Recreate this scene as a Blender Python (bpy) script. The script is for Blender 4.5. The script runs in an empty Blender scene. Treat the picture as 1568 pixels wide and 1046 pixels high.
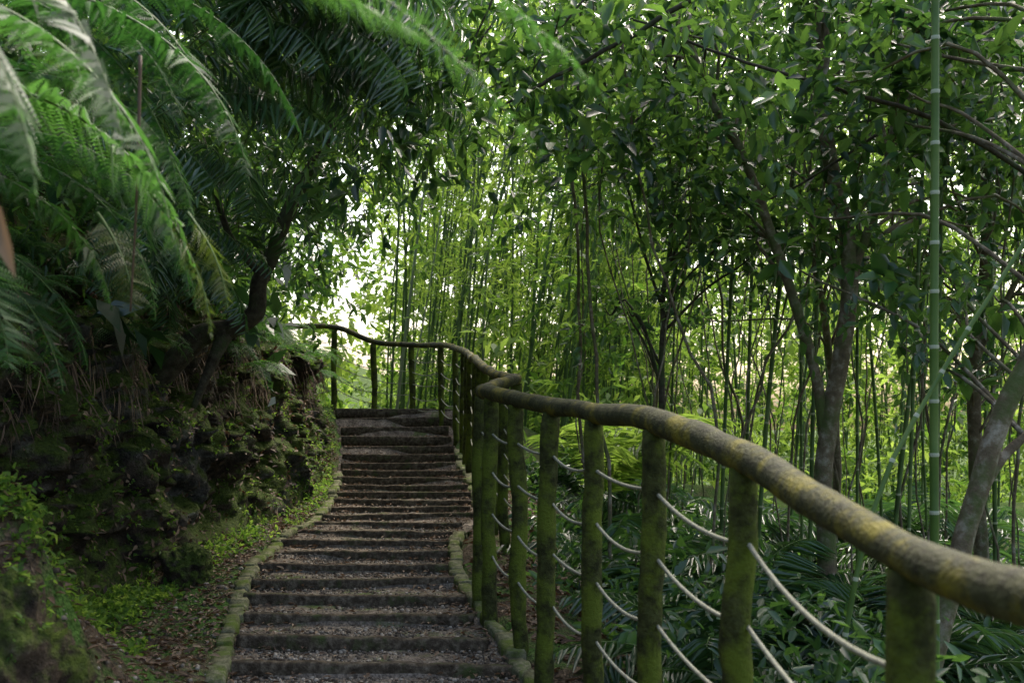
import bpy, math, numpy as np
from mathutils import Vector
rng=np.random.default_rng(11)
sc=bpy.context.scene
U=lambda a,b,n=None: rng.uniform(a,b,n)
Z=np.array([0,0,1.0])
def nz(v): return v/(np.linalg.norm(v,axis=-1,keepdims=True)+1e-9)
# ---------------------------------------------------------------- noise
def _h(x,y,z):
    h=(x*374761393+y*668265263+z*1440662683)&0xffffffff
    h=((h^(h>>13))*1274126177)&0xffffffff
    return ((h^(h>>16))&0xffff)/65535.0
def vn(p):
    i=np.floor(p).astype(np.int64); f=p-i; f=f*f*(3-2*f)
    r=0
    for a in (0,1):
        for b in (0,1):
            for c in (0,1):
                w=(f[...,0] if a else 1-f[...,0])*(f[...,1] if b else 1-f[...,1])*(f[...,2] if c else 1-f[...,2])
                r=r+w*_h(i[...,0]+a,i[...,1]+b,i[...,2]+c)
    return r
def fbm(p,o=4):
    r=0;a=.5;t=0
    for k in range(o):
        r=r+a*vn(p*(2.03**k)+17.3*k); t+=a; a*=.5
    return r/t-.5
# ---------------------------------------------------------------- mesh building
def mk(name,V,F,attr=None,mat=None,smooth=False,parent=None):
    V=np.ascontiguousarray(V,dtype=np.float32); F=np.ascontiguousarray(F,dtype=np.int32)
    me=bpy.data.meshes.new(name)
    me.vertices.add(len(V)); me.vertices.foreach_set("co",V.ravel())
    nf=len(F); me.loops.add(nf*4); me.loops.foreach_set("vertex_index",F.ravel())
    me.polygons.add(nf)
    me.polygons.foreach_set("loop_start",np.arange(0,nf*4,4,dtype=np.int32))
    me.polygons.foreach_set("loop_total",np.full(nf,4,dtype=np.int32))
    if smooth: me.polygons.foreach_set("use_smooth",np.ones(nf,dtype=bool))
    me.update(calc_edges=True)
    if attr is not None:
        a=me.attributes.new("rnd",'FLOAT','FACE'); a.data.foreach_set("value",np.ascontiguousarray(attr,dtype=np.float32))
    if mat: me.materials.append(mat)
    ob=bpy.data.objects.new(name,me); sc.collection.objects.link(ob)
    if parent: ob.parent=parent
    return ob
def empty(name):
    e=bpy.data.objects.new(name,None); sc.collection.objects.link(e); return e
class Set:
    def __init__(s): s.V=[];s.F=[];s.A=[];s.n=0
    def raw(s,V,F,A):
        s.V.append(V); s.F.append(F+s.n); s.A.append(A); s.n+=len(V)
    def build(s,name,mat,smooth=False,parent=None):
        return mk(name,np.concatenate(s.V),np.concatenate(s.F),np.concatenate(s.A),mat,smooth,parent)
    def leaves(s,b,d,n,L,W,r,simple=False,fold=.18,droop=.12):
        b=np.atleast_2d(b); N=len(b); d=nz(d); side=nz(np.cross(d,n)); n=np.cross(side,d)
        L=np.broadcast_to(L,(N,))[:,None]; W=np.broadcast_to(W,(N,))[:,None]; r=np.broadcast_to(r,(N,))
        tip=b+d*L-n*droop*L
        if simple:
            V=np.stack([b,b+d*L*.45+side*W*.5+n*W*fold,tip,b+d*L*.45-side*W*.5+n*W*fold],1)
            s.raw(V.reshape(-1,3),np.arange(N*4).reshape(N,4),r); return
        V=np.stack([b,b+d*L*.32+side*W*.5+n*W*fold,b+d*L*.7+side*W*.36+n*(W*fold*.7-droop*.5*L),tip,
                    b+d*L*.7-side*W*.36+n*(W*fold*.7-droop*.5*L),b+d*L*.32-side*W*.5+n*W*fold],1)
        k=np.arange(N)[:,None]*6
        F=np.stack([k+np.array([0,1,2,3]),k+np.array([0,3,4,5])],1).reshape(-1,4)
        s.raw(V.reshape(-1,3),F,np.repeat(r,2))
    def sweep(s,path,sec,r=0.5,scale=None,cap=True,closed=True):
        path=np.asarray(path,float); m=len(sec); sec=np.asarray(sec,float)
        sca=np.ones(len(path)) if scale is None else np.asarray(scale,float)
        t=nz(np.gradient(path,axis=0))
        ref=Z if abs(t[:,2]).mean()<.8 else np.array([0,1.0,0])
        sd=nz(np.cross(t,ref)); up=np.cross(sd,t)
        if cap:
            path=np.concatenate([path[:1],path,path[-1:]]); sd=np.concatenate([sd[:1],sd,sd[-1:]]);up=np.concatenate([up[:1],up,up[-1:]])
            sca=np.concatenate([[sca[0]*.02],sca,[sca[-1]*.02]])
        n=len(path)
        V=path[:,None]+sca[:,None,None]*(sec[None,:,0:1]*sd[:,None]+sec[None,:,1:2]*up[:,None])
        a=np.arange(n-1)[:,None]*m; j=np.arange(m)[None]; j2=(j+1)%m
        F=np.stack([a+j,a+j2,a+m+j2,a+m+j],-1).reshape(-1,4)
        rr=np.asarray(r,float)
        A=np.full(len(F),float(rr)) if rr.ndim==0 else np.repeat(rr,m)[:len(F)]
        s.raw(V.reshape(-1,3),F,A); return V
    def tube(s,path,rad,r=.5,n=8,cap=True):
        a=np.arange(n)*2*np.pi/n
        rad=np.broadcast_to(np.asarray(rad,float),(len(path),))
        return s.sweep(path,np.stack([np.cos(a),np.sin(a)],1),r,rad,cap)
def smooth_path(P,n):
    P=np.asarray(P,float); t=np.linspace(0,len(P)-1,n); i=np.clip(t.astype(int),0,len(P)-2); f=(t-i)[:,None]
    p0=P[np.maximum(i-1,0)];p1=P[i];p2=P[i+1];p3=P[np.minimum(i+2,len(P)-1)]
    return .5*((2*p1)+(-p0+p2)*f+(2*p0-5*p1+4*p2-p3)*f**2+(-p0+3*p1-3*p2+p3)*f**3)
# ---------------------------------------------------------------- materials
def newmat(name):
    m=bpy.data.materials.new(name); m.use_nodes=True; nt=m.node_tree; nt.nodes.clear()
    o=nt.nodes.new('ShaderNodeOutputMaterial'); return m,nt,o
def ramp(nt,inp,stops):
    r=nt.nodes.new('ShaderNodeValToRGB'); e=r.color_ramp.elements
    e[0].position=stops[0][0]; e[0].color=(*stops[0][1],1); e[1].position=stops[-1][0]; e[1].color=(*stops[-1][1],1)
    for p,c in stops[1:-1]:
        x=e.new(p); x.color=(*c,1)
    nt.links.new(inp,r.inputs[0]); return r.outputs[0]
def noise(nt,scale,detail=6,rough=.6,vec=None,typ='noise'):
    tc=nt.nodes.new('ShaderNodeTexCoord')
    if typ=='vor':
        n=nt.nodes.new('ShaderNodeTexVoronoi'); n.inputs['Scale'].default_value=scale
        nt.links.new(vec or tc.outputs['Object'],n.inputs['Vector']); return n
    n=nt.nodes.new('ShaderNodeTexNoise'); n.inputs['Scale'].default_value=scale; n.inputs['Detail'].default_value=min(detail,5); n.inputs['Roughness'].default_value=rough
    nt.links.new(vec or tc.outputs['Object'],n.inputs['Vector']); return n.outputs['Fac']
def mix(nt,f,a,b,bt='MIX'):
    m=nt.nodes.new('ShaderNodeMix'); m.data_type='RGBA'; m.blend_type=bt
    if isinstance(f,float): m.inputs[0].default_value=f
    else: nt.links.new(f,m.inputs[0])
    for k,v in ((6,a),(7,b)):
        if isinstance(v,tuple): m.inputs[k].default_value=(*v,1)
        else: nt.links.new(v,m.inputs[k])
    return m.outputs[2]
def bump(nt,h,st,dist):
    b=nt.nodes.new('ShaderNodeBump'); b.inputs['Strength'].default_value=st; b.inputs['Distance'].default_value=dist
    nt.links.new(h,b.inputs['Height']); return b.outputs[0]
def surf(nt,o,col,rough=.8,nrm=None,spec=.3):
    p=nt.nodes.new('ShaderNodeBsdfPrincipled'); nt.links.new(col,p.inputs['Base Color']); p.inputs['Roughness'].default_value=rough
    p.inputs['Specular IOR Level'].default_value=spec
    if nrm: nt.links.new(nrm,p.inputs['Normal'])
    nt.links.new(p.outputs[0],o.inputs[0]); return p
def leafmat(name,stops,tstops,tf=.4,rough=.4,spec=.5):
    m,nt,o=newmat(name)
    at=nt.nodes.new('ShaderNodeAttribute'); at.attribute_name='rnd'
    c=ramp(nt,at.outputs['Fac'],stops); t=ramp(nt,at.outputs['Fac'],tstops)
    p=nt.nodes.new('ShaderNodeBsdfPrincipled'); nt.links.new(c,p.inputs['Base Color']); p.inputs['Roughness'].default_value=rough; p.inputs['Specular IOR Level'].default_value=spec
    tr=nt.nodes.new('ShaderNodeBsdfTranslucent'); nt.links.new(t,tr.inputs[0])
    mx=nt.nodes.new('ShaderNodeMixShader'); mx.inputs[0].default_value=tf
    nt.links.new(p.outputs[0],mx.inputs[1]); nt.links.new(tr.outputs[0],mx.inputs[2]); nt.links.new(mx.outputs[0],o.inputs[0])
    return m
M_dark=leafmat('leaf_dark',[(0,(.013,.036,.014)),(.6,(.032,.08,.03)),(1,(.066,.13,.042))],[(0,(.03,.09,.02)),(1,(.12,.27,.05))],.3,.3,.6)
M_mid=leafmat('leaf_mid',[(0,(.012,.036,.014)),(.6,(.033,.09,.028)),(1,(.075,.155,.04))],[(0,(.045,.13,.022)),(1,(.22,.42,.06))],.38,.3,.6)
M_bright=leafmat('leaf_bright',[(0,(.036,.09,.014)),(.5,(.09,.18,.026)),(1,(.165,.27,.04))],[(0,(.15,.31,.03)),(1,(.5,.68,.11))],.52,.5,.25)
M_palm=leafmat('leaf_palm',[(0,(.02,.05,.024)),(1,(.07,.14,.055))],[(0,(.045,.14,.035)),(1,(.14,.32,.075))],.28,.26,.85)
M_fern=leafmat('leaf_fern',[(0,(.018,.052,.018)),(1,(.06,.135,.036))],[(0,(.05,.18,.025)),(1,(.16,.38,.06))],.38,.5,.3)
M_olive=leafmat('leaf_olive',[(0,(.035,.06,.01)),(1,(.07,.1,.018))],[(0,(.09,.15,.015)),(1,(.18,.25,.03))],.42,.5,.3)
M_litter=leafmat('leaf_litter',[(0,(.045,.028,.018)),(.6,(.12,.075,.045)),(1,(.26,.18,.11))],[(0,(.1,.05,.02)),(1,(.2,.1,.04))],.15,.6,.3)
def barkmat(name,a,b,c,scale=14,moss=None,mossamt=.5,bd=.01,rough=.85,attr=None,spec=.3):
    m,nt,o=newmat(name)
    n1=noise(nt,scale,5,.65); col=ramp(nt,n1,[(.3,a),(.5,b),(.72,c)])
    if moss:
        n2=noise(nt,scale*.22,5,.7); f=ramp(nt,n2,[(mossamt-.06,(0,0,0)),(mossamt+.08,(1,1,1))]); col=mix(nt,f,col,moss)
    if attr:
        at=nt.nodes.new('ShaderNodeAttribute'); at.attribute_name='rnd'
        col=mix(nt,ramp(nt,at.outputs['Fac'],[(.82,(0,0,0)),(.97,(1,1,1))]),col,attr)
    surf(nt,o,col,rough,bump(nt,noise(nt,scale*3,3,.7),.8,bd) if bd>0 else None,spec); return m
M_bark=barkmat('bark',(.02,.016,.01),(.05,.042,.028),(.1,.09,.065),18,(.05,.07,.025),.56)
M_mottle=barkmat('bark_mottled',(.06,.045,.025),(.13,.1,.06),(.34,.31,.24),12,(.07,.09,.025),.55)
M_post=barkmat('post_wood',(.013,.014,.006),(.036,.04,.013),(.07,.078,.025),24,(.09,.118,.016),.5,.014,.9,spec=.1)
M_rail=barkmat('rail_wood',(.013,.013,.006),(.038,.04,.015),(.08,.082,.034),30,(.155,.135,.014),.545,.016,.7,spec=.2)
M_rope=barkmat('rope',(.14,.14,.1),(.23,.23,.17),(.32,.32,.24),60,None,.5,.003)
M_step=barkmat('step_wood',(.022,.017,.011),(.07,.055,.038),(.185,.155,.112),26,(.055,.07,.025),.6,.012,.95,spec=.08)
M_kerb=barkmat('kerb_stone',(.06,.062,.036),(.14,.14,.08),(.27,.26,.17),30,(.09,.125,.025),.53,.014,.95,spec=.1)
M_culm=barkmat('bamboo_culm',(.03,.055,.012),(.06,.11,.022),(.12,.175,.045),4,None,.5,0,.55,attr=(.28,.3,.17),spec=.3)
M_culm2=barkmat('bamboo_culm_fresh',(.045,.09,.016),(.07,.13,.024),(.11,.17,.04),3,None,.5,0,.5,attr=(.34,.37,.26),spec=.3)
def groundmat(name,a,b,c,moss,amt,vs=70,bd=.02,far=False):
    m,nt,o=newmat(name)
    n=noise(nt,9,5,.7); col=ramp(nt,n,[(.3,a),(.5,b),(.7,c)])
    v=noise(nt,vs,typ='vor'); col=mix(nt,.75,col,ramp(nt,v.outputs['Color'],[(.1,(.45,.45,.45)),(.9,(1.5,1.45,1.4))]),'MULTIPLY')
    f=ramp(nt,noise(nt,2.1,5,.72),[(amt-.05,(0,0,0)),(amt+.07,(1,1,1))]); col=mix(nt,f,col,ramp(nt,noise(nt,40,3,.6),[(.35,moss),(.7,tuple(x*2.2 for x in moss))]))
    if far:
        tc=nt.nodes.new('ShaderNodeTexCoord'); sx=nt.nodes.new('ShaderNodeSeparateXYZ'); nt.links.new(tc.outputs['Object'],sx.inputs[0])
        mr=nt.nodes.new('ShaderNodeMapRange'); mr.inputs[1].default_value=10; mr.inputs[2].default_value=17; nt.links.new(sx.outputs[1],mr.inputs[0])
        col=mix(nt,mr.outputs[0],col,ramp(nt,noise(nt,3,4,.7),[(.35,(.02,.04,.01)),(.65,(.07,.12,.02))]))
    surf(nt,o,col,.95,bump(nt,v.outputs['Distance'],.8,bd),.1); return m
M_gravel=groundmat('gravel_ground',(.065,.054,.042),(.145,.123,.098),(.25,.22,.18),(.05,.07,.02),.6,75,.012)
M_ground=groundmat('soil',(.03,.022,.015),(.08,.06,.04),(.14,.11,.08),(.035,.07,.014),.5,60,.02,True)
m,nt,o=newmat('bank_rock'); M_bank=m
n1=noise(nt,5,5,.78); big=noise(nt,.9,3,.6)
c1=ramp(nt,n1,[(.34,(.014,.011,.008)),(.47,(.048,.036,.024)),(.58,(.1,.075,.05)),(.7,(.21,.175,.13))])
c2=ramp(nt,n1,[(.36,(.014,.014,.012)),(.46,(.06,.057,.048)),(.55,(.14,.135,.115)),(.68,(.32,.31,.27))])
col=mix(nt,ramp(nt,big,[(.5,(0,0,0)),(.58,(1,1,1))]),c1,c2)
geo=nt.nodes.new('ShaderNodeNewGeometry'); sx=nt.nodes.new('ShaderNodeSeparateXYZ'); nt.links.new(geo.outputs['Normal'],sx.inputs[0])
ad=nt.nodes.new('ShaderNodeMath'); ad.operation='MULTIPLY_ADD'; ad.inputs[1].default_value=.22; nt.links.new(sx.outputs[2],ad.inputs[0]); nt.links.new(noise(nt,2.2,5,.78),ad.inputs[2])
f=ramp(nt,ad.outputs[0],[(.46,(0,0,0)),(.6,(1,1,1))]); col=mix(nt,f,col,ramp(nt,noise(nt,40,4,.6),[(.3,(.03,.052,.008)),(.7,(.11,.155,.022))]))
surf(nt,o,col,.85,bump(nt,noise(nt,20,5,.78),1.0,.09),.2)
# ---------------------------------------------------------------- layout tables (metres, camera eye at z=0)
D_=[0,3,4,5,6,7,8,9,10,11,12,13,14,14.8,17,22]
hZ=[-1.62,-1.4,-1.31,-1.22,-1.12,-1.03,-.95,-.88,-.80,-.69,-.54,-.33,-.03,.22,.28,.3]
hp=lambda d: np.interp(d,D_,hZ)
xL=lambda d: np.interp(d,[0,3,4,5,5.45,5.8,6.28,6.65,7.1,8,8.6,9,10,11,12,13,14,14.8,16.5],[-.7,-1.05,-1.22,-1.41,-1.51,-1.575,-1.67,-1.74,-1.8,-1.82,-1.78,-1.72,-1.77,-1.9,-2.04,-2.19,-2.4,-2.6,-3.4])
xR=lambda d: np.interp(d,[0,3,4,5,5.45,5.8,6.28,6.65,7.1,8,9,10,11,12,13,14,14.8,16.5],[.8,.42,.22,0,-.11,-.19,-.28,-.38,-.45,-.5,-.38,-.41,-.48,-.65,-.78,-.86,-.93,-1.3])
xB=lambda d: np.interp(d,[0,4,5,6,7,8,9,10,12,14,15,16,17,20],[-2.5,-2.6,-2.5,-2.42,-2.38,-2.28,-2.1,-2.02,-2.22,-2.6,-3.0,-4.2,-6,-10])
def sstep(x,a,b): t=np.clip((x-a)/(b-a),0,1); return t*t*(3-2*t)
def terr(X,D):
    h=hp(np.minimum(D,15.4)); far=sstep(D,15.6,18)
    rd=X-(xR(D)+.28)
    base=h-1.1*sstep(rd,0,2.6)-.05*np.clip(rd,0,20)
    base=base-far*2.6*sstep(X,-9,-3)
    base+= .25*fbm(np.stack([X*.6,D*.6,X*0],-1),4)*sstep(rd,.1,1)*2
    ins=sstep(X,xL(D)-.12,xL(D)+.02)*(1-sstep(X,xR(D)-.02,xR(D)+.14))*(1-far)
    base-=.16*ins
    base+=.07*fbm(np.stack([X*3,D*3,X*0],-1),4)*(1-ins)
    lb=(xB(D)-.15)-X
    base+=4.5*sstep(lb,0,3.0)+.25*np.clip(lb-3,0,30)
    mo=np.exp(-((X+1.95)/.4)**2-((D-3.55)/.8)**2)
    base+=(1.0+.7*fbm(np.stack([X*4,D*4,X*0],-1),4))*mo
    return base
T1=lambda x,y: terr(np.array([x]),np.array([y]))[0]
# ---------------------------------------------------------------- terrain
def axis(a,b,fine,lo,hi,g=1.18):
    mid=list(np.arange(lo,hi,fine)); s=fine; x=hi; out=mid
    while x<b: out.append(x); s*=g; x+=s
    out.append(b); s=fine; x=lo; pre=[]
    while x>a: s*=g; x-=s; pre.append(max(x,a))
    return np.array(pre[::-1]+out)
gx=axis(-300,300,.05,-3.2,4.5); gy=axis(-40,500,.06,1.8,17)
Xg,Yg=np.meshgrid(gx,gy); Zg=terr(Xg,Yg)
def grid(nu,nv):
    a=np.arange(nu-1)[:,None]*nv; j=np.arange(nv-1)[None]
    return np.stack([a+j,a+j+1,a+nv+j+1,a+nv+j],-1).reshape(-1,4)
mk('ground',np.stack([Xg,Yg,Zg],-1).reshape(-1,3),grid(len(gy),len(gx)),None,M_ground,True)
# ---------------------------------------------------------------- bank
ds=np.linspace(1.2,20,400); vs=np.linspace(0,1,180)
DD,VV=np.meshgrid(ds,vs,indexing='ij')
off=np.interp(VV,[0,.12,.3,.45,.55,.7,.85,1],[0,.12,.32,.42,.4,.95,2.2,7])
hei=np.interp(VV,[0,.12,.3,.45,.55,.7,.85,1],[0,.35,.95,1.35,1.65,2.2,3.0,5.2])
hs=np.interp(DD,[0,5,8,11,13,15,20],[1.0,1.05,1.12,.9,.68,.64,.9])
P=np.stack([xB(DD)-off,DD,hp(np.minimum(DD,15))-.12+hei*hs],-1)
dn=.55*fbm(P*1.3,4)+.4*np.abs(fbm(P*3.1+5,4))+.24*fbm(P*9,4)
dn=dn+.16*np.floor(dn*9)/3
fade=np.clip(VV*6,.15,1)
P[...,0]+=dn*fade; P[...,1]-=dn*.4*fade; P[...,2]+=.25*fbm(P*2.2+9,4)*fade
mk('rocky_bank',P.reshape(-1,3),grid(len(ds),len(vs)),None,M_bank,False)
bankP=P; KI=400/330; KJ=180/150
def bi(a,b,n=None): return (rng.integers(a,b,n)*KI).astype(int) if n else int(rng.integers(a,b)*KI)
def bj(a,b,n=None): return (rng.integers(a,b,n)*KJ).astype(int) if n else int(rng.integers(a,b)*KJ)
def boulder(c,s,seed,name):
    u=np.linspace(0,2*np.pi,91)[:-1]; v=np.linspace(.02,np.pi-.02,50)
    Ug,Vg=np.meshgrid(u,v,indexing='ij'); p=np.stack([np.cos(Ug)*np.sin(Vg),np.sin(Ug)*np.sin(Vg),np.cos(Vg)],-1)
    p=np.sign(p)*np.abs(p)**.8
    p=p*(1+.7*fbm(p*1.6+seed,4)+.55*fbm(p*5+seed,4))[...,None]
    V=(p*np.array(s)+np.array(c)).reshape(-1,3); nu,nv=90,50
    a=np.arange(nu)[:,None]*nv; a2=((np.arange(nu)+1)%nu)[:,None]*nv; j=np.arange(nv-1)[None]
    F=np.stack([a+j,a+j+1,a2+j+1,a2+j],-1).reshape(-1,4)
    mk(name,V,F,None,M_bank,False); return V
bV=boulder((-1.60,3.05,-.9),(.25,.28,.4),3,'mossy_boulder')
boulder((-2.15,6.6,-1.0),(.16,.2,.17),9,'mossy_boulder')
# ---------------------------------------------------------------- path
SP=.42; sd=np.arange(5.0-SP*9,14.9,SP)
def stepz(d):
    i=np.clip(np.floor((d-sd[0])/SP).astype(int),0,len(sd)-1); return hp(sd[i])
pd=np.arange(sd[0],16.6,.03); q=np.linspace(0,1,60)
PD,Q=np.meshgrid(pd,q,indexing='ij'); PX=(xL(PD)-.06)*(1-Q)+(xR(PD)+.06)*Q
PZ=stepz(PD)-.020+.04*fbm(np.stack([PX*5,PD*5,PX*0],-1),4)
mk('gravel_path',np.stack([PX,PD,PZ],-1).reshape(-1,3),grid(len(pd),60),None,M_gravel,True)
S=Set(); sec=np.array([[-.03,.0],[-.022,.01],[.022,.01],[.03,0],[.032,-.06],[.03,-.14],[-.03,-.14],[-.032,-.06]])
for i,d in enumerate(sd):
    l,r=xL(d)-.01+U(-.03,.03),xR(d)+.01+U(-.05,.03); n=60; x=np.linspace(l,r,n); tl=U(-.05,.05)
    z0=hp(d); zz=z0+U(-.010,.010)*np.linspace(-1,1,n)-.008*np.sin(np.linspace(0,3.14,n))*U(0,1)
    zz+=.022*fbm(np.stack([x*7,x*0+d*9,x*0],-1),4)
    pth=np.stack([x,d+tl*np.linspace(-1,1,n)+.025*np.sin(np.linspace(0,3,n)+U(0,6)),zz],-1)
    S.sweep(pth,sec,r=U(0,1),scale=1+.22*fbm(pth*7,3))
S.build('wooden_step_logs',M_step,False)
S=Set(); sec=np.array([[-.045,-.01],[-.038,.006],[.035,.008],[.045,-.008],[.045,-.12],[-.045,-.12]])
def kerb(fx,a,b,sg):
    d=a
    while d<b:
        L=U(.16,.4); dd=np.linspace(d,min(d+L-.02,b),6); n=6
        o=.05*sg+U(-.014,.014)
        p=np.stack([fx(dd)+o+.008*rng.standard_normal(n),dd,hp(dd)+.008+U(-.014,.01)+.006*rng.standard_normal(n)],-1)
        S.sweep(p,sec*U(.85,1.15),r=U(0,1),scale=1+.08*rng.standard_normal(n)); d+=L
kerb(xL,3.6,11.5,-1); kerb(xR,4.3,8.3,1); kerb(xR,9.8,12.8,1)
S.build('path_kerb',M_kerb,False)
def pebbles(n,x,y,zf,smin,smax,name,mat):
    c=np.array([[-1,-1,-1],[1,-1,-1],[1,1,-1],[-1,1,-1],[-1,-1,1],[1,-1,1],[1,1,1],[-1,1,1]],float)*.5
    F=np.array([[0,3,2,1],[4,5,6,7],[0,1,5,4],[1,2,6,5],[2,3,7,6],[3,0,4,7]])
    s=smin+(smax-smin)*rng.random(n)**3
    V=c[None]*(1+.5*(rng.random((n,8,3))-.5)); V[:,4:,:2]*=.65
    a=U(0,6.28,n); ca,sa=np.cos(a)[:,None],np.sin(a)[:,None]
    V=np.stack([V[...,0]*ca-V[...,1]*sa,V[...,0]*sa+V[...,1]*ca,V[...,2]*.6],-1)*s[:,None,None]
    V+=np.stack([x,y,zf(x,y)+s*.15],-1)[:,None]
    mk(name,V.reshape(-1,3),(F[None]+np.arange(n)[:,None,None]*8).reshape(-1,4),np.repeat(rng.random(n),6),mat)
m,nt,o=newmat('pebble'); at=nt.nodes.new('ShaderNodeAttribute'); at.attribute_name='rnd'
surf(nt,o,ramp(nt,at.outputs['Fac'],[(0,(.042,.033,.025)),(.6,(.14,.118,.092)),(1,(.34,.305,.25))]),.95,None,.08); M_peb=m
n=26000; y=4.3+(14.5-4.3)*rng.random(n)**1.5; t=rng.random(n); x=xL(y)*(1-t)+xR(y)*t
pebbles(n,x,y,lambda x,y:stepz(y)-.020,.006,.024,'gravel',M_peb)
n=2200; y=U(3,12,n); x=xL(y)-.1-(.75)*rng.random(n); pebbles(n,x,y,terr,.006,.03,'loose_gravel',M_peb)
# ---------------------------------------------------------------- railing
rail=empty('wooden_railing')
A=np.array([[.80,1.2,-.262],[.73,1.83,-.242],[.64,2.74,-.10],[.49,3.43,0.0],[.34,4.12,.035],[.184,4.65,.07],[.02,5.2,.115],[-.12,5.75,.165]])
B=np.array([[-.19,6.15,.19],[-.10,6.7,.245],[0.03,7.0,.29],[-.03,7.45,.33],[-.22,8.6,.435],[-.36,10,.61],[-.50,11.5,.77],[-.68,13,.93],[-1.02,14.2,1.09],[-1.5,14.8,1.13],[-2.09,15,1.19],[-2.71,15.2,1.43],[-3.6,15.9,1.5]])
S=Set()
pa=smooth_path(np.concatenate([[[.84,.4,-.3]],A,[[-.17,5.98,.18]]]),140); pa+=.014*np.stack([fbm(pa*2.5),fbm(pa*2.5+7),fbm(pa*2.5+13)],-1)*2
S.tube(pa,.043*(1+.3*fbm(pa*3+3)+.16*fbm(pa*12)),n=20)
pb=smooth_path(B,110); pb+=.03*np.stack([fbm(pb*2.5),fbm(pb*2.5+7),fbm(pb*2.5+13)],-1)*2
S.tube(pb,.040*(1+.3*fbm(pb*3+3)),n=12)
S.build('handrail',M_rail,True,rail)
S=Set(); R=Set()
def post(x,y,zt,h,r):
    n=22; zz=np.linspace(zt-h,zt-.02,n); px=x+.012*np.cumsum(rng.standard_normal(n))*.3; py=np.full(n,y)
    p=np.stack([px-px[-1]+x,py,zz],-1); S.tube(p,r*(1+.25*fbm(p*6,3)+.14*fbm(p*23,2))*np.where(np.arange(n)>n-2,.93,1),n=14); return np.array([x,y,zt])
secA=[]
for k,(x,y,zt) in enumerate(A): secA.append(post(x,y,zt-.01,1.5,.043))
secA.append(post(-.19,6.12,.17,1.4,.042))
bD=[7.05,7.6,8.2,8.8,9.5,10.2,11,11.8,12.6,13.4]
secB=[]
for d in bD:
    i=np.argmin(abs(pb[:,1]-d)+ (pb[:,1]<6.9)*9); secB.append(post(pb[i,0],pb[i,1],pb[i,2]-.01,1.3,.041))
for b in B[8:]: secB.append(post(b[0],b[1],b[2]-.01,1.35,.045))
S.build('posts',M_post,True,rail)
def ropes(ps,lv):
    for a,b in zip(ps[:-1],ps[1:]):
        for l in lv:
            t=np.linspace(0,1,12)[:,None]; p=a+(b-a)*t-Z*(l+U(-.012,.012)); p[:,2]-=.05*np.linalg.norm(b-a)*4*(t*(1-t))[:,0]*U(.6,1.7)
            R.tube(p,.0068,n=6)
ropes(secA,[.22,.44,.68,.92]); ropes(secB,[.2,.38,.56,.74,.92])
R.build('ropes',M_rope,True,rail)
# ---------------------------------------------------------------- plant generators
def frond(LS,TS,base,az,length,e0,e1,n,plen,pw,rnd,ang=.5,droop=.25,bip=0,r0=.006,fern=False):
    s=np.linspace(0,1,n); e=e0+(e1-e0)*s**1.2; az2=az+U(-.35,.35)*s
    h=np.stack([np.cos(az2),np.sin(az2),0*s],-1); t=h*np.cos(e)[:,None]+Z*np.sin(e)[:,None]
    pos=np.array(base)+np.cumsum(t,0)*length/n; up=-h*np.sin(e)[:,None]+Z*np.cos(e)[:,None]; side=np.cross(t,up)
    TS.tube(pos,r0*(1-.85*s),r=.3,n=4,cap=False)
    k=s>.12; prof=(np.minimum(1,s*5)*(1-s**2.2)**.8+.08 if fern else np.sin(np.pi*(.12+.8*s))**.7)
    tw=U(-.3,.3)
    for sg in (-1,1):
        d=side*sg*math.cos(ang)+t*math.sin(ang)-up*droop*(.6+.8*rng.random(n))[:,None]+.1*rng.standard_normal((n,3)); d=nz(d+up*tw*sg)
        L=plen*prof*(.85+.3*rng.random(n)); nn=up+.25*rng.standard_normal((n,3))
        if not bip:
            LS.leaves(pos[k],d[k],nn[k],L[k],pw*(.8+.4*rng.random(k.sum())),np.clip(rnd+.15*rng.standard_normal(k.sum()),0,1),droop=.22,fold=.25)
        else:
            q=(np.arange(bip)+.7)/bip
            b=pos[k][:,None]+d[k][:,None]*(L[k][:,None]*q)[...,None]-Z*(.12*L[k][:,None]*q**2)[...,None]
            pl=plen*.2*(1-.8*q)[None]*np.minimum(1,L[k][:,None]/plen+.15)
            pr=nz(np.cross(d[k],nn[k]))[:,None]
            for s2 in (-1,1):
                dd=pr*s2+d[k][:,None]*.45+0*b
                LS.leaves(b.reshape(-1,3),dd.reshape(-1,3),np.broadcast_to(nn[k][:,None],b.shape).reshape(-1,3),pl.ravel(),pl.ravel()*.34,np.clip(rnd+.12*rng.standard_normal(pl.size),0,1),simple=True,droop=.1)
def twigs(LS,TW,o,d,tl,K,ll,lw,rn,dr=.35,simple=False,spread=.7,jit=.18):
    N=len(o); d=nz(d); tl=np.broadcast_to(tl,(N,))
    s=((np.arange(K)+.3)/K)[None]+.05*rng.standard_normal((N,K))
    pos=o[:,None]+d[:,None]*(tl[:,None]*s)[...,None]-Z*(.25*tl[:,None]*s**2)[...,None]
    ld=d[:,None]*.6+spread*rng.standard_normal((N,K,3))-Z*dr
    nn=Z+.55*rng.standard_normal((N,K,3))
    L=ll*(.65+.6*rng.random((N,K)))*(1+.3*rng.standard_normal((N,1)).clip(-1,1.2))
    r=np.clip(rn[:,None]+jit*rng.standard_normal((N,K)),0,1)
    LS.leaves(pos.reshape(-1,3),ld.reshape(-1,3),nn.reshape(-1,3),L.ravel(),(L*lw/ll).ravel(),r.ravel(),simple=simple)
    if TW is not None:
        TW.leaves(o,d-Z*.12,Z+0*o,tl,.009,.5,simple=True,droop=.1)
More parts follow.
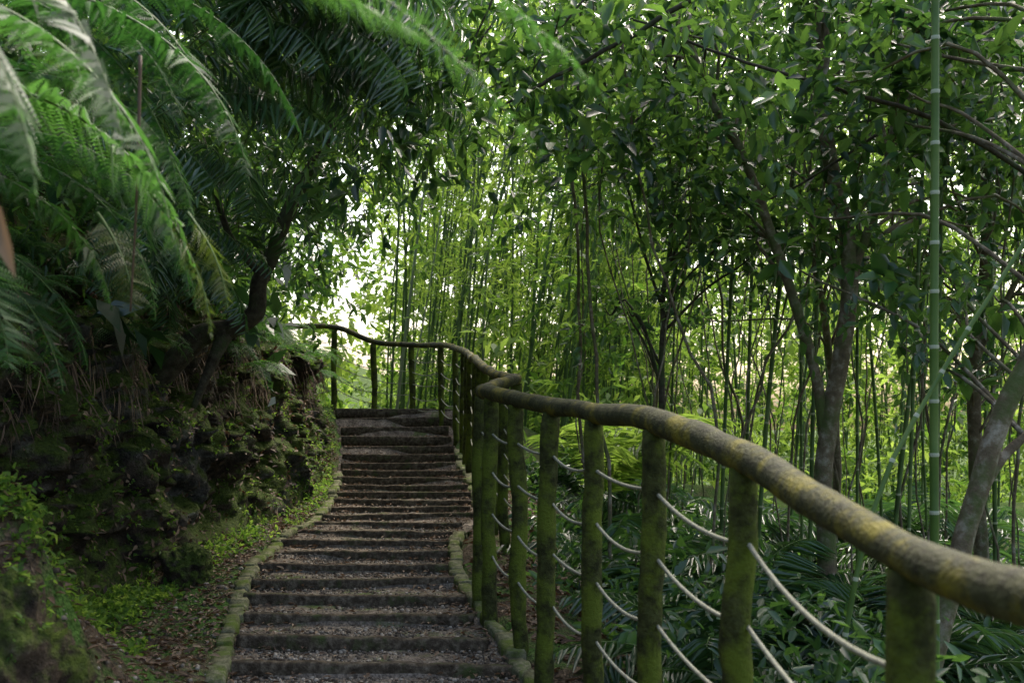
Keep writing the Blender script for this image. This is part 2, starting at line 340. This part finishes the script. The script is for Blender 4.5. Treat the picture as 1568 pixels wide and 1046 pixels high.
def clumps(C,per,sig,outd=.6):
    N=len(C); c=np.repeat(C,per,0); o=c+sig*rng.standard_normal((N*per,3))*np.array([1,1,.6]); d=nz((o-c)*outd+.25*rng.standard_normal(o.shape)+Z*.05)
    return o,d,np.repeat(rng.random(N),per)
def stem(S,pts,r0,r1,n=30,ns=8,r=.3,wob=.03):
    p=smooth_path(pts,n); p=p+wob*np.stack([fbm(p*1.7+3),fbm(p*1.7+9),0*p[:,0]],-1)*2
    S.tube(p,np.linspace(r0,r1,n)*(1+.15*fbm(p*5,3)),n=ns,r=r); return p
# ---------------------------------------------------------------- right hand trees
def tree(name,stems,centres,per,sig,mat,leafL,leafW,bm=M_bark,tl=.35,K=9):
    e=empty(name); T=Set(); L=Set(); ps=[]
    for st in stems: ps.append(stem(T,*st))
    allp=np.concatenate(ps); C=np.array(centres)
    for c in C:
        d_=np.linalg.norm(allp-c-np.array([0,0,-.5]),axis=1); a=allp[np.argmin(d_)]
        mid=(a+c)/2+Z*.12+.1*rng.standard_normal(3); stem(T,[a,mid,c,c+(c-a)*.15],.014,.004,12,5)
    o,d,r=clumps(C,per,sig); twigs(L,T,o,d,tl,K,leafL,leafW,r*.8+.1)
    T.build('trunk',bm,True,e); L.build('crown',mat,False,e); return e
def cbox(n,x,y,zlo,zhi): return np.stack([U(*x,n),U(*y,n),U(zlo,zhi,n)],-1)
tree('broadleaf_tree',[([(2.25,7,-2.2),(2.22,7,-.9),(2.21,7,-.2),(2.37,7,1.03),(2.23,7.05,2.04),(2.2,7.1,2.96),(2.05,7.3,4.6)],.075,.04,50,12,.3),
  ([(2.37,7,1.0),(2.5,6.95,1.4),(2.62,6.9,1.9),(2.75,6.8,2.9),(2.8,6.7,4)],.035,.018),
  ([(2.2,7.02,-.1),(2.12,7,.39),(1.86,7,1.22),(1.64,7,1.86),(1.38,7,2.27),(1.22,7,2.69),(.85,7,3.4)],.042,.02)],
  np.concatenate([cbox(24,(.8,3.4),(6.6,8.4),2.3,3.6),cbox(18,(1.1,4),(7.1,8.6),1.0,2.4)]),9,.26,M_mid,.105,.052,bm=M_mottle)
tree('broadleaf_tree',[([(1.95,5,-1.9),(2.12,5,-1.16),(2.28,5,-.51),(2.45,5,.016),(2.6,5,.35),(2.7,5,.9),(2.7,5.1,2.4)],.06,.04,40,12,.3),
  ([(2.3,5.0,-.45),(2.5,5.1,-.2),(2.9,5.2,.1)],.03,.02)],
  np.concatenate([cbox(14,(1.5,3.2),(5.2,6.4),1.6,2.8),cbox(7,(1.9,3.2),(5.4,6.6),.3,1.4)]),8,.2,M_mid,.115,.055,bm=M_mottle)
tree('broadleaf_tree',[([(1.15,8,-2),(1.2,8,-.2),(1.22,8,.9),(1.3,8.1,1.6),(1.2,8,3.4)],.03,.016),([(1.22,8,.9),(1.0,8,1.6),(.8,8,2.4)],.014,.008)],
  np.concatenate([cbox(14,(.3,2.2),(7.3,9),1.9,3.6),cbox(8,(.7,1.9),(7.3,9),.6,1.9)]),8,.25,M_mid,.1,.045)
tree('broadleaf_tree',[([(4.1,8.5,-2.5),(3.95,8.5,0),(4.1,8.6,2),(3.8,8.5,4.6)],.07,.04),([(4.0,8.5,.6),(4.4,8.4,1.6),(4.6,8.3,3)],.03,.02)],
  np.concatenate([cbox(20,(2.9,5),(7.5,9.5),1.2,4.2),cbox(10,(2.8,5),(7.5,9.5),.2,1.5)]),9,.28,M_mid,.11,.05,bm=M_mottle)
tree('slender_tree',[([(3.0,9.5,-2.5),(3.1,9.5,0),(2.85,9.5,2),(3.0,9.5,5)],.045,.025),([(2.95,9.5,1.2),(3.3,9.5,2.2),(3.5,9.4,3.5)],.02,.012)],
  cbox(18,(1.8,4.4),(8.8,10.5),.9,4.5),9,.3,M_mid,.1,.045,bm=M_mottle)
e=empty('overhanging_canopy'); L=Set(); T=Set()
n=230; C=cbox(n,(-1.6,6),(5.8,11.5),0,1); C[:,2]=C[:,1]*(.215+.24*rng.random(n)**1.1); r_=C[:,0]/C[:,1]
C=C[(r_>.03)|((r_<=.03)&(C[:,2]>C[:,1]*.275))]
o,d,r=clumps(C,11,.29); twigs(L,T,o,d,.35,10,.108,.05,r*.85+.05)
for c in C[::3]:
    a=c+np.array([U(.2,1.2),U(-.3,.5),U(.3,.9)]); stem(T,[a,(a+c)/2+.1*rng.standard_normal(3),c],.012,.004,12,5)
for b in ([(1.2,6,2.6),(.4,6.2,2.2),(-.1,6.4,2.0)],[(3.5,6,1.2),(2.6,6,1.8),(1.6,6,2.1),(.8,6.2,2.5)]):
    stem(T,b,.018,.007,30,6,.3,.12)
T.build('branches',M_bark,True,e); L.build('leaves',M_mid,False,e)
S=Set()
for k in range(56):
    y=U(6.8,14); x=y*U(.08,.56); l=U(-.16,.16); c=U(-.4,.4); r=U(.006,.018)
    stem(S,[(x,y,-2.6),(x+l*2+c,y,-.2),(x+l*4-c*.4,y,2),(x+l*6.5,y,5.5)],r,r*.55,26,6,.3,.15)
S.build('sapling_stems',M_mottle,True)
def culm(S,pts,r,node=.28,rn=.3,ns=10):
    p=smooth_path(pts,60); seg=np.linalg.norm(np.diff(p,axis=0),axis=1); c=np.concatenate([[0],np.cumsum(seg)]); Lt=c[-1]
    ss=[0];rr=[1];aa=[rn]; k=U(.05,.2)
    while k<Lt-.05:
        for dx,q,a in ((-.012,1,1.),(-.004,1.14,1.),(.005,1.05,.3),(.014,.96,rn)): ss.append(k+dx);rr.append(q);aa.append(a)
        k+=node*U(.9,1.1)
    ss.append(Lt);rr.append(1);aa.append(rn)
    P_=np.stack([np.interp(ss,c,p[:,i]) for i in range(3)],-1)
    S.tube(P_,np.array(rr)*r*np.linspace(1,.7,len(ss)),r=np.array([rn]+aa+[0]),n=ns)
S=Set(); culm(S,[(1.96,4.6,-2),(1.95,4.6,0),(1.955,4.6,2),(1.93,4.6,4)],.023,node=.25); S.build('bamboo_culm',M_culm2,True)
S=Set(); culm(S,[(1.28,4.2,-1.7),(1.50,4.2,-.45),(1.85,4.3,.2),(2.3,4.4,.85),(2.9,4.6,1.8)],.013,node=.25); S.build('bamboo_culm',M_culm2,True)
S=Set()
for k in range(26):
    y=U(7,13); x=y*U(.14,.56); l=U(-.1,.16); culm(S,[(x,y,-2.6),(x+l*1.5,y,0),(x+l*4,y,2.5),(x+l*8,y,6)],U(.012,.022),node=.34,ns=7,rn=U(0,.6))
S.build('bamboo_stand',M_culm,True)
# ---------------------------------------------------------------- bamboo grove
e=empty('bamboo_grove'); S=Set(); L=Set(); O=[];Dr=[];Rr=[]
for k in range(310):
    y=U(15.5,30); x=U(.0,.5)*y
    if k<195: y=U(15.8,25); x=U(-.13,.17)*y
    lean=abs(U(.0,.26)) if x<2 else U(-.16,.12); H=U(8,12); cz=T1(x,y); r=U(.014,.03); cv=U(-.45,.45)
    pts=[(x,y,cz),(x+lean*H*.25,y,cz+H*.33),(x+lean*H*.6+cv,y-.1,cz+H*.66),(x+lean*H*1.1+cv*2,y-.6,cz+H)]
    p=smooth_path(pts,22); S.tube(p,np.linspace(r,r*.3,22),r=U(0,.92),n=6,cap=False)
    m=22; i=rng.integers(5,20,m); O.append(p[i]); Dr.append(np.stack([rng.standard_normal(m),rng.standard_normal(m),U(-.2,.5,m)],-1)); Rr.append(np.full(m,U(0.1,.9)))
O=np.concatenate(O);Dr=nz(np.concatenate(Dr));Rr=np.concatenate(Rr)
k=~((O[:,0]/O[:,1]<-.11)&(O[:,2]/O[:,1]<.2)&(rng.random(len(O))<.6)); O=O[k];Dr=Dr[k];Rr=Rr[k]
tl=U(.3,.9,len(O)); twigs(L,S,O,Dr,tl,11,.18,.032,Rr,dr=.5,simple=True)
S.build('culms',M_culm,True,e); L.build('leaves',M_bright,False,e)
L=Set(); n=14000; o=np.stack([U(-17,25,n),U(25,38,n),U(-4,14.5,n)],-1)
g=fbm(o*.28,3)+.12*fbm(o*1.1,2); hz=o[:,2]/o[:,1]; xr=o[:,0]/o[:,1]
gap=.1*np.exp(-((xr+.15)/.045)**2-((hz-.1)/.07)**2)
o=o[g>-.1+gap*1.6]; rr=np.clip(.5+2.0*fbm(o*.5+4,3),0,1)
twigs(L,None,o,rng.standard_normal(o.shape),.9,11,.31,.135,rr,simple=True,dr=.2,spread=.9)
L.build('distant_foliage',M_bright,False)
L=Set(); T=Set(); n=1200; y=U(13,27,n); x=y*U(-.16,.55,n); z=terr(x,y)+U(0,3.2,n); k=~((y<16.2)&(x<-.6)); o=np.stack([x,y,z],-1)[k]
twigs(L,T,o,rng.standard_normal(o.shape)*np.array([1,1,.4])+Z*.5,.6,11,.18,.065,rng.random(len(o))*.8,simple=True)
L.build('shrub_thicket',M_bright,False)
# ---------------------------------------------------------------- undergrowth on right slope
def rosette(LS,TS,c,nf,length,plen,pw,e=(.5,1.3),rn=.5,n=26,azr=(0,6.28),**k):
    for i in range(nf):
        frond(LS,TS,c+np.array([0,0,.05]),U(*azr),length*U(.75,1.15),U(*e),U(-.9,-.1),n,plen,pw,np.clip(rn+U(-.2,.2),0,1),**k)
L=Set();T=Set()
for k in range(50):
    y=U(3.4,14); x=xR(y)+U(.85,1.1)+rng.random()**1.2*y*.5
    rosette(L,T,np.array([x,y,T1(x,y)]),rng.integers(6,10),U(.7,1.15),.26,.022,rn=U(.1,.7))
for k in range(28):
    y=U(6,12); x=xR(y)+U(1.4,1.7)+rng.random()*y*.42
    rosette(L,T,np.array([x,y,T1(x,y)+.1]),rng.integers(8,12),U(1.3,1.9),.36,.028,e=(.8,1.45),rn=U(.2,.8),n=32)
L.build('palm_undergrowth',M_dark,False); T.build('palm_stalks',M_culm,True)
e=empty('palm_plant'); L=Set();T=Set()
for c,l in (((.85,9.4,-.9),1.6),((1.2,10.3,-.8),1.85),((.65,10.9,-.7),1.65)): rosette(L,T,np.array(c),11,l,.32,.024,e=(1.05,1.45),rn=.4,n=34,azr=(-1.9,1.9))
L.build('fronds',M_bright,False,e); T.build('stalks',M_culm,True,e)
L=Set();T=Set(); n=1400; y=U(2.8,13,n); x=xR(y)+.55+rng.random(n)*y*.5; z=terr(x,y)+U(0,.85,n)*sstep(x-xR(y),.4,1.3)
o=np.stack([x,y,z],-1); twigs(L,T,o,rng.standard_normal(o.shape)*np.array([1,1,.3])+Z*.5,.32,8,.08,.034,rng.random(n)*.9)
L.build('undergrowth_leaves',M_mid,False)
# ---------------------------------------------------------------- left bank vegetation
T=Set()
stem(T,[(-2.75,7.7,.25),(-2.4,7.6,.62),(-2.12,7.55,.7),(-1.93,7.55,.82),(-1.84,7.55,1.1),(-1.64,7.6,1.6),(-1.45,7.7,2.2),(-1.1,8,3.2)],.095,.035,50,12,.3,.12)
stem(T,[(-2.15,7.55,.7),(-2.25,7.5,.45),(-2.4,7.5,.1)],.07,.02,20,8); stem(T,[(-1.84,7.55,1.05),(-2.1,7.4,1.4),(-2.3,7.4,2.1)],.03,.02,20,8)
e=empty('leaning_tree'); T.build('trunk',M_bark,True,e)
L=Set();T=Set()
def edge(z,y): return y/8*np.interp(z*8/y,[-.2,.5,1.0,1.4,1.7,2.07,2.9,4],[-2.2,-1.75,-1.5,-1.1,-.8,-.6,-.2,.1])
c=cbox(500,(-5,0),(5.5,10.5),.9,4.6); c=c[(c[:,0]<edge(c[:,2],c[:,1])-.2)&(c[:,2]>.13*c[:,1])]
c=c[~((c[:,1]<7.9)&(c[:,0]/c[:,1]>-.29)&(c[:,2]/c[:,1]<.21))]
o,d,r=clumps(c,9,.26); twigs(L,T,o,d,.32,9,.09,.03,r*.8+.1,dr=.5)
L.build('crown',M_mid,False,e); T.build('twigs',M_bark,True,e)
L=Set();T=Set()
for k in range(80):
    y=U(4.6,9); z=U(1.2,3.4); ex=edge(z,y)-U(.8,2.0)
    frond(L,T,(ex,y,z+.2),U(-1.4,.5),U(.8,1.4),U(.2,.9),U(-1.5,-.6),26,.24,.018,U(.2,1),droop=.8)
for k in range(28):
    frond(L,T,(U(-2.3,-1.1),U(5.0,6.3),U(1.9,2.8)),U(-.9,.3),U(.9,1.3),U(.2,.7),U(-1.3,-.8),34,.26,.02,U(.5,1),droop=.7)
for k in range(30):
    frond(L,T,(U(-3.1,-2.1),U(6.2,7.3),U(.8,1.8)),U(-1.3,.2),U(.6,1.0),U(.2,.8),U(-1.5,-.9),24,.2,.016,U(.2,.9),droop=.8)
L.build('bank_palm_fronds',M_palm,False); T.build('bank_palm_stalks',M_culm,True)
L=Set(); n=3400; o=cbox(n,(-10,-2.4),(6,15),.4,6.5); o=o[o[:,0]<edge(o[:,2],o[:,1])-.4]
twigs(L,None,o,rng.standard_normal(o.shape),.5,8,.22,.09,rng.random(len(o))*.6,simple=True)
L.build('hillside_foliage',M_dark,False)
L=Set(); n=5200; i=bi(40,260,n); j=bj(60,118,n); b=bankP[i,j]; L.leaves(b,np.stack([U(.0,.5,n),U(-.4,.3,n),-U(.5,1.2,n)],-1),np.array([1,-.3,.3])+.4*rng.standard_normal((n,3)),U(.1,.4,n),U(.004,.012,n),rng.random(n),simple=True)
n=7000; i=bi(40,260,n); j=bj(2,110,n); b=bankP[i,j]+np.array([.01,-.01,.01]); L.leaves(b,rng.standard_normal((n,3)),np.array([1,-.3,.8])+.4*rng.standard_normal((n,3)),U(.03,.08,n),U(.012,.03,n),rng.random(n),simple=True)
L.build('dry_roots_and_grass',M_litter,False)
L=Set(); n=5200; i=bi(30,270,n); j=bj(0,140,n); b=bankP[i,j]; k=fbm(b*1.6+2,3)+.16*(b[:,1]>9)+.06*(j<30)>.07; b=b[k]; twigs(L,None,b,rng.standard_normal(b.shape)+np.array([.6,-.3,.6]),.07,6,.03,.016,rng.random(len(b))*.5,simple=True)
L.build('bank_creepers',M_bright,False)
L=Set();T=Set()
for k in range(56):
    i=bi(60,250); j=bj(72,132); b=bankP[i,j]
    for q_ in range(5): frond(L,T,b,U(-1.8,.6),U(.4,.75),U(.2,.9),U(-1.4,-.6),20,.15,.02,U(.2,.9),fern=True,bip=8,ang=.3)
F2=Set()
for b,az,l,e0,e1 in (((-1.75,2.3,1.2),-.35,1.3,.1,-1.4),((-1.8,2.5,1.1),-.1,1.3,.1,-1.45),((-2.0,2.9,.95),.0,1.35,.3,-1.4),((-2.3,3.2,.75),.2,1.2,.5,-1.4),((-2.5,3.4,.55),-.1,1.3,.4,-1.4),
    ((-1.5,1.9,.95),-.4,1.0,0,-1.45),((-2.1,3,.6),-.3,1.0,.2,-1.4),((-2.2,3.4,1.5),-.1,1.4,.1,-1.4),((-2.6,3.9,1.3),.1,1.4,.2,-1.3),((-2.8,4.2,.8),-.1,1.3,.2,-1.4),((-2.3,3.9,1.75),.1,1.3,.1,-1.3),((-2.3,3.7,1.0),.0,1.3,.2,-1.5),((-2.5,4.3,1.1),.1,1.5,.3,-1.45),((-1.9,3.3,.95),.1,1.1,.2,-1.5),((-2.1,3.8,1.3),.0,1.2,.2,-1.5),
    ((-2.0,3.6,1.7),.05,1.3,.0,-1.4),((-1.7,3.4,1.5),.2,1.1,-.1,-1.4),((-1.9,4.2,1.9),.1,1.3,.0,-1.3),((-2.5,4.4,1.5),-.2,1.5,.2,-1.4)):
    frond(F2,T,b,az,l,e0,e1,40,.24,.03,U(.0,.7),fern=True,bip=16,ang=.3,r0=.008)
e=empty('tree_fern'); F2.build('fronds',M_fern,False,e)
F4=Set()
for b,az,l in (((-1.10,3.0,.70),.1,.50),((-1.02,3.1,.66),.3,.34),((-1.3,3.1,.66),-.2,.38)):
    frond(F4,T,b,az,l,-.9,-1.5,26,.13,.02,U(.1,.6),fern=True,bip=10,ang=.3,droop=.1)
F4.build('hanging_fronds',M_olive,False,e)
F5=Set(); F5.tube(smooth_path([(-1.12,3,1.1),(-1.13,3,.7),(-1.15,3,.33)],14),np.linspace(.006,.003,14),n=6)
F5.leaves(np.array([[-.80,1.5,.36],[-.79,1.5,.35]]),np.array([[.35,0,-1.],[.2,.1,-1.]]),np.array([[.3,-1,.2],[.5,-1,.1]]),np.array([.15,.11]),np.array([.03,.02]),np.array([1.,.8]))
F5.build('dead_leaf',M_litter,False,e)
F3=Set()
for b,az,l,e0,e1 in (((-.44,1.6,.84),.15,.66,-.5,-.9),((-.22,1.7,.84),.0,.5,-.45,-.9),((-.40,1.6,.72),.35,.3,-.1,-.6)):
    frond(F3,T,b,az,l,e0,e1,24,.085,.02,U(.5,.9),fern=True,bip=9,ang=.5,r0=.002)
F3.build('overhead_fronds',M_fern,False,e); T.build('stalks',M_culm,True,e); L.build('bank_ferns',M_fern,False)
L=Set(); n=8500; y=U(2.3,6.4,n); x=-1.3-.12*y-rng.random(n)*1.2; k=(fbm(np.stack([x*2,y*2,x*0],-1),3)>-.08)&(x<xL(y)-.45); x=x[k];y=y[k]
o=np.stack([x,y,terr(x,y)+.01],-1); twigs(L,None,o,rng.standard_normal(o.shape)*np.array([1,1,.2])+Z*.8,.08,6,.032,.017,rng.random(len(o))*.7)
o=bV[rng.integers(0,len(bV),500)]; o=o[(fbm(o*5,3)>.0)&(o[:,2]>-1.1)]; twigs(L,None,o,rng.standard_normal(o.shape)+Z*.4,.04,5,.022,.013,rng.random(len(o))*.6)
n=1300; y=U(5,15,n); x=xB(y)+U(-.05,.3,n); o=np.stack([x,y,terr(x,y)],-1); k=(x<xL(y)-.1)&(fbm(o*2+5,3)>-.02); o=o[k]
twigs(L,None,o,rng.standard_normal(o.shape)*np.array([1,1,.2])+Z,.1,6,.035,.015,rng.random(len(o))*.5)
L.build('ground_cover',M_bright,False)
L=Set()
def lit(n,x,y,zf,s0,s1):
    b=np.stack([x,y,zf(x,y)+.012],-1); d=rng.standard_normal((n,3))*np.array([1,1,.15]); L.leaves(b,d,Z+.3*rng.standard_normal((n,3)),U(s0,s1,n),U(s0,s1,n)*.4,rng.random(n),fold=.3)
n=8000; y=U(3,14,n); lit(n,xL(y)-.1-rng.random(n)*.9,y,terr,.025,.065)
n=5500; y=U(2.5,12,n); lit(n,xR(y)+.15+rng.random(n)**1.3*3.5,y,terr,.04,.1)
n=1000; y=U(4.4,14,n); t=rng.random(n); lit(n,xL(y)*(1-t)+xR(y)*t,y,lambda x,y:stepz(y)-.008,.02,.055)
n=1300; y=U(4.4,14,n); t=rng.random(n)**2*.22; t=np.where(rng.random(n)<.5,t,1-t); lit(n,xL(y)*(1-t)+xR(y)*t,y,lambda x,y:stepz(y)-.004,.02,.06)
L.build('leaf_litter',M_litter,False)
# ---------------------------------------------------------------- light & camera
w=bpy.data.worlds.new("World"); sc.world=w; w.use_nodes=True; nt=w.node_tree
bg=nt.nodes['Background']; sk=nt.nodes.new('ShaderNodeTexSky'); sk.sky_type='NISHITA'; sk.sun_disc=False
el,az=math.radians(52),math.radians(20)
sk.sun_elevation=el; sk.sun_rotation=az; sk.dust_density=6; sk.air_density=1.0; sk.ozone_density=.6
nt.links.new(sk.outputs[0],bg.inputs[0]); bg.inputs[1].default_value=.48
s=bpy.data.lights.new('sun','SUN'); s.energy=3.8; s.angle=math.radians(20); s.color=(1,.97,.88)
so=bpy.data.objects.new('sun',s); sc.collection.objects.link(so)
dv=Vector((math.sin(az)*math.cos(el),math.cos(az)*math.cos(el),math.sin(el))); so.rotation_euler=dv.to_track_quat('Z','Y').to_euler()
cam=bpy.data.cameras.new('camera'); co=bpy.data.objects.new('camera',cam); sc.collection.objects.link(co)
co.location=(0,0,0); co.rotation_euler=(math.radians(90),0,0); cam.lens=35; cam.sensor_width=36; cam.shift_y=122/1568
cam.clip_end=1500; cam.clip_start=.05; cam.dof.use_dof=True; cam.dof.focus_distance=7.5; cam.dof.aperture_fstop=3.6
sc.camera=co
sc.view_settings.view_transform='Standard'; sc.view_settings.look='None'; sc.view_settings.exposure=0
